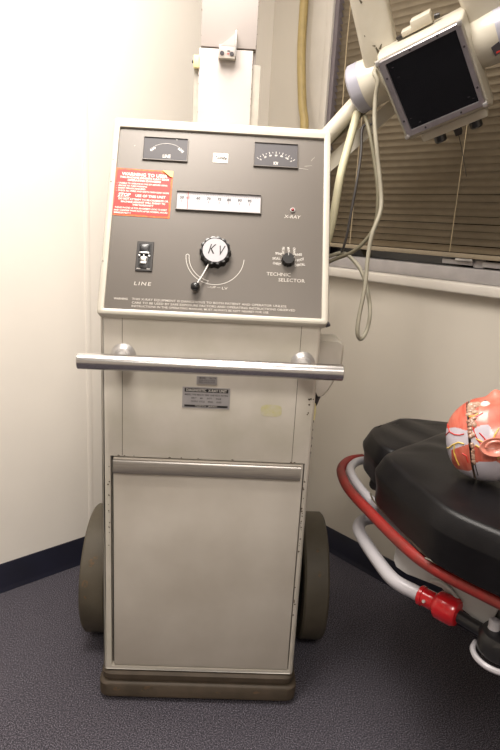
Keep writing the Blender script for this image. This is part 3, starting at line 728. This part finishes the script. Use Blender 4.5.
# ---------------------------------------------------------------- ambulance stretcher along the window wall
ST0, SG = 1.80, .385
RS = Matrix((-RD, LD, V((0, 0, 1)))).transposed()
st = thing('ambulance_stretcher', 'ambulance stretcher with black vinyl mattress and red tubular rail, along the window wall', 'stretcher', COR-RD*ST0-LD*SG, RS)
def S3(t, g, z_): return V((t-ST0, SG-g, z_))
def outline(z_, ins, sec):
    """mattress outline at one height, mirrored about the centre line"""
    if sec == 0: L = [(.990+ins, .250+.06), (.990+ins, .470-ins*.8), (1.03+ins*.6, .520-ins), (1.13, .590-ins), (1.19, .585-ins)]
    else: L = [(1.155+ins, .560), (1.160+ins, .645-ins*.6), (1.195+ins*.8, .680-ins), (1.425, .797-ins), (1.45, .802-ins), (3.02, .802-ins), (3.10, .70)]
    near = L; far = [(t, 2*SG-g) for t, g in reversed(L)]
    return [S3(t, g, z_) for t, g in near+far]
def mattress(sec, zt, zb, dz=None):
    b = B('vinyl')
    prof = [(zb-.004, .014), (zb+.002, .006), (zb+.04, .006), (zt-.048, 0), (zt-.043, .0005), (zt-.008, .016), (zt-.002, .022), (zt, .032)]
    rings = [outline(z_, i_, sec) for z_, i_ in prof]
    # resample each ring for smooth soft shape
    def res(r):
        out = []
        for i in range(len(r)):
            a, c = r[i], r[(i+1) % len(r)]; m_ = max(1, int((c-a).length/.03))
            for k in range(m_): out.append(a.lerp(c, k/m_))
        return out
    base_n = [max(1, int((rings[3][(i+1) % len(rings[3])]-rings[3][i]).length/.016)) for i in range(len(rings[3]))]
    RR = []
    for r in rings:
        o_ = []
        for i in range(len(r)):
            for k in range(base_n[i]): o_.append(r[i].lerp(r[(i+1) % len(r)], k/base_n[i]))
        for _ in range(2): o_ = [(o_[i-1]+o_[i]*2+o_[(i+1) % len(o_)])/4 for i in range(len(o_))]
        RR.append(o_)
    for q in RR:
        for p in q:
            p.z += .0035*noise.noise(V((p.x*9, p.y*9, 1)))
    b.loft(RR, cap=False)
    # top surface as inner rings so folds can show
    last = RR[-1]; c0 = sum((p for p in last), V((0, 0, 0)))/len(last)
    ringsT = [last]
    for f_ in (.85, .68, .5, .3, .1):
        rr = []
        for p in last:
            cc = V((p.x*.55+c0.x*.45 if sec else c0.x, c0.y, last[0].z)); cc = V((c0.x+(p.x-c0.x)*.8, c0.y, p.z))
            q = cc.lerp(p, f_); q.z = zt+.002+.0035*noise.noise(V((q.x*3, q.y*14, 2))) + (.003*math.sin((q.y*60+q.x*18))*max(0, 1-abs(q.x+.7)/.35) if True else 0); rr.append(q)
        ringsT.append(rr)
    b.loft(ringsT, cap=False); b.f([b.bm.verts[-len(last)+i] if False else v_ for i, v_ in enumerate(list(b.bm.verts)[-len(last):])])
    b.f([b.v(p) for p in reversed(RR[0])])
    bmesh.ops.remove_doubles(b.bm, verts=b.bm.verts, dist=.0003)
    return b
b = mattress(0, .792, .682); m0 = obj('headrest_cushion', b, st)
b = mattress(1, .805, .682); mm = obj('mattress', b, st); mm['label'] = 'black vinyl mattress with bevelled upper edges'
b = B('vinyl'); b.tube([S3(1.25, .672, .792), S3(1.33, .705, .797), S3(1.405, .742, .793), S3(1.436, .778, .768), S3(1.432, .782, .755)], .0022, 6); obj('seam', b, mm)
b = B('piping'); b.tube([S3(1.15, .632, .683), S3(1.19, .664, .682), S3(1.30, .722, .682), S3(1.42, .782, .682), S3(1.50, .787, .682), S3(2.4, .787, .682)], .0022, 6); obj('piping', b, mm)
# perimeter rail: red sleeve outside, white tube at the ends
railn = [(1.06, .385), (.985, .385), (.950, .405), (.938, .455), (.962, .520), (1.01, .572), (1.08, .624), (1.20, .685), (1.32, .742), (1.40, .770), (1.48, .778), (1.57, .776), (2.3, .776), (2.95, .776)]
pts = [S3(.955, .398, .66), S3(.938, .455, .66)]+[S3(t, g, .66) for t, g in railn[4:]]
b = B('redtube'); b.tube([S3(t, g, .66) for t, g in railn[2:]], .0135, 16); obj('side_rail', b, st)['label'] = 'red sleeved side rail'
b = B('redtube'); b.tube([S3(t, 2*SG-g, .66) for t, g in railn[3:]], .0135, 16); obj('side_rail', b, st)
b = B('whitetube'); b.tube([S3(1.03, .385, .66), S3(.995, .39, .66), S3(.972, .410, .662), S3(.965, .455, .664), S3(.988, .512, .665), S3(1.04, .560, .664), S3(1.12, .608, .660), S3(1.22, .650, .654), S3(1.34, .702, .652), S3(1.44, .740, .652), S3(1.6, .742, .652), S3(2.9, .742, .652)], .0125, 14); obj('inner_rail', b, st)['label'] = 'white inner rail tube'
b = B('whitetube'); b.tube([S3(1.03, 2*SG-.385, .66), S3(.995, .38, .66), S3(.965, 2*SG-.455, .664), S3(1.04, 2*SG-.565, .665), S3(1.34, 2*SG-.722, .663), S3(1.6, 2*SG-.754, .663), S3(2.9, 2*SG-.754, .663)], .0125, 14); obj('inner_rail', b, st)['label'] = 'white inner rail tube'
b = B('blackm'); b.box(S3(1.00, .42, .645), S3(1.03, .40, .69), .003); obj('rail_clamp', b, st); b = B('blackm'); b.cyl(S3(1.075, .50, .665), S3(1.10, .54, .665), .018, n=14); obj('rail_clamp', b, st)
# deck plate below the mattress
b = B('blackm'); b.prism([S3(t, g, .668) for t, g in ((1.04, .45), (1.2, .62), (1.43, .735), (2.95, .735), (2.95, 2*SG-.735), (1.43, 2*SG-.735), (1.2, 2*SG-.62), (1.04, 2*SG-.45))], (0, 0, .013)); obj('deck', b, st)
# grey handle loop under the frame with red grip joint
lo = [(1.15, .455), (1.115, .500), (1.09, .555), (1.105, .605), (1.15, .645), (1.257, .712), (1.32, .742), (1.372, .742), (1.43, .738)]
b = B('whitetube'); b.tube([S3(t, g, .56) for t, g in lo], .0165, 18); 
b.tube([S3(1.15, .455, .56), S3(1.18, .43, .575), S3(1.2, .42, .665)], .0165, 14)
obj('carry_handle', b, st)['label'] = 'pale grey tubular carry handle'
b = B('redpl'); b.cyl(S3(1.385, .741, .56), S3(1.478, .735, .56), .02, n=28, prof=[(0, .0205), (.002, .0225), (.010, .0225), (.011, .0205), (.036, .0205), (.040, .024), (.045, .030), (.050, .0315), (.085, .0315), (.092, .027), (.094, .02)])
b.m('silver').cyl(S3(1.408, .758, .563), S3(1.408, .764, .565), .0035, n=12)
hj = obj('handle_joint', b, st); hj['label'] = 'glossy red plastic handle joint'
b = B('black'); b.cyl(S3(1.47, .738, .558), S3(1.56, .735, .552), .0135, n=16).box(S3(1.455, .70, .55), S3(1.54, .67, .60), .004); obj('linkage', b, st)
b = B('greypl'); y_ = .722
pp = [(1.30, .648), (1.295, .598), (1.305, .582), (1.335, .578), (1.40, .588), (1.425, .592), (1.455, .572), (1.50, .560), (1.53, .560), (1.545, .585), (1.56, .648)]
b.prism([S3(t, y_, z_) for t, z_ in pp], (0, .006, 0), .0015, 1); obj('bracket_plate', b, st)['label'] = 'grey bracket plate under the rail'
b = B('greypl'); b.tube([S3(1.40, y_+.004, .596), S3(1.425, y_+.006, .606), S3(1.45, y_+.006, .600), S3(1.468, y_+.004, .585)], .004, 8); obj('bracket_rib', b, st)
b = B('black'); b.cyl(S3(1.575, .735, .528), S3(1.575, .735, .576), .046, n=36, prof=[(0, .042), (.004, .046), (.036, .047), (.046, .041), (.048, .035)])
wd = obj('locking_disc', b, st); wd['label'] = 'black round locking disc'
b = B('whitetube'); b.cyl(S3(1.556, .741, .574), S3(1.556, .741, .596), .0115, n=24, prof=[(0, .013), (.003, .0115), (.020, .0115), (.022, .009), (.0222, .006), (.017, .006)]); obj('white_button', b, wd)
b = B('whitetube'); b.tube([S3(1.575+.052*math.cos(a), .735+.052*math.sin(a), .520) for a in [math.radians(-60+k*24) for k in range(11)]], .006, 8); obj('rim_tube', b, wd)
# undercarriage: X legs and wheels, mostly beyond the frame edge
b = B('whitetube')
for g in (.62, .15):
    b.tube([S3(1.75, g, .64), S3(2.75, g, .14)], .014, 12, smooth=False); b.tube([S3(2.75, g, .64), S3(1.75, g, .14)], .014, 12, smooth=False)
b.tube([S3(1.75, .15, .14), S3(1.75, .62, .14)], .014, 12, smooth=False); b.tube([S3(2.75, .15, .14), S3(2.75, .62, .14)], .014, 12, smooth=False)
for t in (1.75, 2.75): b.tube([S3(t, .05, .65), S3(t, .72, .65)], .014, 12, smooth=False)
obj('undercarriage', b, st)
for t in (1.75, 2.75):
    for g in (.12, .65):
        b = B('black'); b.cyl(S3(t, g-.015, .075), S3(t, g+.015, .075), .075, n=28); b.m('whitetube').tube([S3(t, g, .14), S3(t, g, .165)], .01, 8, smooth=False); obj('wheel', b, st)

# ---------------------------------------------------------------- anatomical head model lying on the mattress
HP = V((.553, 1.278, .902))
ax = V((-.89, .39, -.25)).normalized(); fy = V((-.16, .50, 1)); fy = (fy-ax*fy.dot(ax)).normalized(); xx = fy.cross(ax)
RA = Matrix((xx, fy, ax)).transposed()      # X' side toward the camera, Y' face, Z' crown
am = thing('anatomical_head_model', 'painted anatomical head model lying face up on the black stretcher mattress, cut skull showing brain', 'anatomical model', HP, RA)
def gs(x, y, cx, cy, s): return math.exp(-((x-cx)**2+(y-cy)**2)/(2*s*s))
def headpt(th, ph, sc=1.0):
    x, y, z_ = math.sin(th)*math.cos(ph), math.sin(th)*math.sin(ph), math.cos(th)
    if z_ > 0:
        q = math.hypot(x, y); k_ = max(q, 1e-6)**-.22; x *= k_; y *= k_; z_ = z_**.92
    rx, ry, rz = .074, .093, .100
    if z_ < 0: rz = .118
    p = V((x*rx, y*ry, z_*rz))
    if p.z < 0:
        k = -p.z/.118; p.x *= 1-.22*k
        if p.y > 0: p.y *= 1-.06*k
        else: p.y = p.y*(1-.35*k)
    f = max(0, y)
    p.y += f*(.013*gs(p.x, p.z, 0, -.028, .012)+.013*gs(p.x, p.z, 0, -.012, .010)-.010*gs(abs(p.x), p.z, .030, .008, .013)+.006*gs(p.x, p.z, 0, .026, .03)+.009*gs(p.x*.7, p.z, 0, -.062, .012)+.010*gs(p.x, p.z, 0, -.098, .018))
    return p*sc
def zone(p):
    a, b_ = p.z, p.y      # a toward crown, b toward face
    wv = .004*noise.noise(p*30)
    cut = .042
    if a > cut:           # skull cap side of the cut
        if b_ > .026+wv+(a-.07)*.2: return 1
        if b_ > -.016+wv-(a-.07)*.3: return 0
        if b_ > -.066+wv and a < .086+wv: return 1
        return 0
    if b_ > .03+wv-a*.3: return 2 if a < .02 else 1
    if (a-.018)**2+(b_-.008)**2 < .026**2: return 0
    if b_ < -.052+wv: return 0
    if a < -.01 and b_ < -.02: return 3 if noise.noise(p*40) > .1 else 2
    if b_ > -.05: return 1 if b_ < .0 or a > .0 else 2
    return 0
def headmesh(z0, z1, name, lab=None, nu=220, nv=170, shift=0, inner='brain'):
    b = B('skull'); b.m('skull'); b.m('muscle'); b.m('muscle2'); b.m('nerve')
    ths = []
    # rows between the two cut planes (constant z' at the surface)
    rows = []
    for j in range(nv+1):
        th = math.pi*j/nv
        rows.append([headpt(th, 2*math.pi*i/nu) for i in range(nu)])
    pr = [[p for p in r] for r in rows]
    vs = []
    keep = []
    for r in pr:
        zc_ = r[0].z
        if z0 <= zc_ <= z1: keep.append(r)
    vv = [[b.v(p+V((0, 0, shift))) for p in r] for r in keep]
    for j in range(len(vv)-1):
        for i in range(nu):
            c = (keep[j][i]+keep[j+1][(i+1) % nu])/2; b.cur = zone(c)
            b.f([vv[j][i], vv[j][(i+1) % nu], vv[j+1][(i+1) % nu], vv[j+1][i]])
    b.m(inner)
    b.cur = b.mats.index(inner)
    if keep[0][0].z < .107: b.f(vv[0])
    b.f(vv[-1][::-1])
    return b, keep
ZC = .044
b, kp = headmesh(ZC, 1, 'cap'); sk = obj('skull_cap', b, am); sk['label'] = 'removable skull cap'
b, kp2 = headmesh(-.2, ZC-.004, 'lower'); 
# neck stump
b.m('muscle'); b.loft([[(.050*s_*math.cos(a), -.018+.052*s_*math.sin(a), z_) for a in [2*math.pi*k/32 for k in range(32)]] for z_, s_ in ((-.06, .85), (-.11, 1.0), (-.15, 1.02), (-.152, .9))])
hd = obj('head_body', b, am)
# surface lookup for vessels
allv = []; allf = []
for j in range(97):
    for i in range(120): allv.append(headpt(math.pi*j/96, 2*math.pi*i/120))
for j in range(96):
    for i in range(120): allf.append((j*120+i, j*120+(i+1) % 120, (j+1)*120+(i+1) % 120, (j+1)*120+i))
bv = BVHTree.FromPolygons(allv, allf)
def surf(a, b_, side=1, lift=.0008):
    h_ = bv.ray_cast(V((side*.3, b_, a)), V((-side, 0, 0)))
    if h_[0] is None:
        q = bv.find_nearest(V((0, b_, a))); return q[0]
    return h_[0]+V((side*lift, 0, 0))
def vessel(b, pts, r, side=1): 
    P = []
    for (a0, b0), (a1, b1) in zip(pts, pts[1:]):
        for k in range(4): P.append(surf(a0+(a1-a0)*k/4, b0+(b1-b0)*k/4, side))
    P.append(surf(*pts[-1], side)); b.tube(P, r, 6, 2)
# brain bulging through the gap on the camera side
b = B('brain')
for k in range(34):
    q = random.random()**1.25; b0 = .080-q*.135; wd_ = .013*max(.10, 1-q*1.15)
    p = surf(ZC-.006-.006*(1-q)+random.uniform(-1, 1)*wd_*.7, min(b0, .078), 1, -.006); b.blob(p, .010, .0060+.005*(1-q)*random.random(), .0040+wd_*.55, 12, 8)
obj('brain', b, am)['label'] = 'tan folded brain showing in the cut'
b = B('blackm'); b.tube([surf(ZC+.002-(k*.001), .084-k*.0135, 1, .0003) for k in range(13)], .0011, 6, 3); obj('cut_line', b, hd)
for s_ in (1, -1):
    for pts in ([(.100, .012), (.086, .020), (.074, .012), (.062, .010), (.052, .012)], [(.086, .020), (.088, .030), (.094, .042)], [(.034, .032), (.030, .012), (.024, -.004), (.014, -.020), (.008, -.034)], [(.020, .012), (.012, .002), (.004, -.012)], [(.03, .045), (.018, .052), (.01, .056)], [(.01, -.02), (-.01, -.024), (-.03, -.022), (-.05, -.02)], [(.060, -.030), (.052, -.036), (.05, -.05)], [(-.01, -.03), (-.035, -.03)]): b = B('artery'); vessel(b, pts, .0013, s_); obj('artery', b, am)
    
    for pts in ([(.103, -.014), (.090, -.016), (.080, -.010), (.066, -.006), (.054, -.010)], [(.076, -.010), (.079, -.026), (.076, -.042), (.072, -.055)], [(.028, 0), (.012, -.010), (-.004, -.012), (-.03, -.012), (-.055, -.01)], [(.03, -.014), (.016, -.024), (.006, -.03)], [(.02, .055), (.03, .05), (.04, .05)], [(-.004, -.012), (-.01, .004), (-.02, .02)]): b = B('nerve'); vessel(b, pts, .0016, s_); obj('nerve', b, am)
    
    # ear
    b = B('earm'); e0 = surf(-.012, -.018, s_, 0)
    def EP(r, a, out): return e0+V((s_*out, -.003+math.sin(a)*r*.62, math.cos(a)*r))
    n = 28
    b.loft([[EP(r, 2*math.pi*k/n, o_) for k in range(n)] for r, o_ in ((.026, -.004), (.0315, .008), (.0335, .013), (.031, .0155), (.027, .013), (.022, .008), (.014, .006), (.006, .002))])
    b.tube([EP(.020, a, .011) for a in [math.radians(200-k*22) for k in range(10)]], .0032, 8, 3); b.blob(EP(.024, math.radians(165), .009), .005, .006, .007)
    obj('ear', b, am)
    b = B('eyew'); b.blob((s_*.031, .073, .006), .0125, .0125, .0125); b.m('blackm').blob((s_*.031, .0825, .006), .005, .004, .005); obj('eye', b, am)
b = B('earm'); b.tube([(-.022, .0865, -.064), (-.010, .098, -.060), (0, .099, -.062), (.010, .098, -.060), (.022, .0865, -.064)], .0042, 8); b.tube([(-.020, .086, -.068), (0, .098, -.070), (.020, .086, -.068)], .0048, 8); obj('lips', b, am)

# ---------------------------------------------------------------- ceiling lamps (the lights' own housings)
for i, (x, y) in enumerate(((-.27, 1.22), (.10, -.70))):
    t = thing('ceiling_lamp', ('rectangular ceiling lamp above the machine', 'rectangular ceiling lamp behind the camera')[i], 'ceiling light', (x, y, CEIL-.002), Matrix.Rotation(.83, 3, 'Z'))
    b = B('white')
    R_ = [[b.v(p) for p in rrect(-a, a, -c, c, .01, z_, 2)] for a, c, z_ in ((.60, .30, 0), (.60, .30, -.02), (.56, .26, -.02), (.56, .26, 0))]
    n = len(R_[0])
    for a, c in zip(R_, R_[1:]+[R_[0]]):
        for k in range(n): b.f([a[k], a[(k+1) % n], c[(k+1) % n], c[k]])
    obj('lamp_frame', b, t)
    b = B('lens'); b.box((-.56, -.26, -.012), (.56, .26, -.006)); obj('diffuser', b, t)
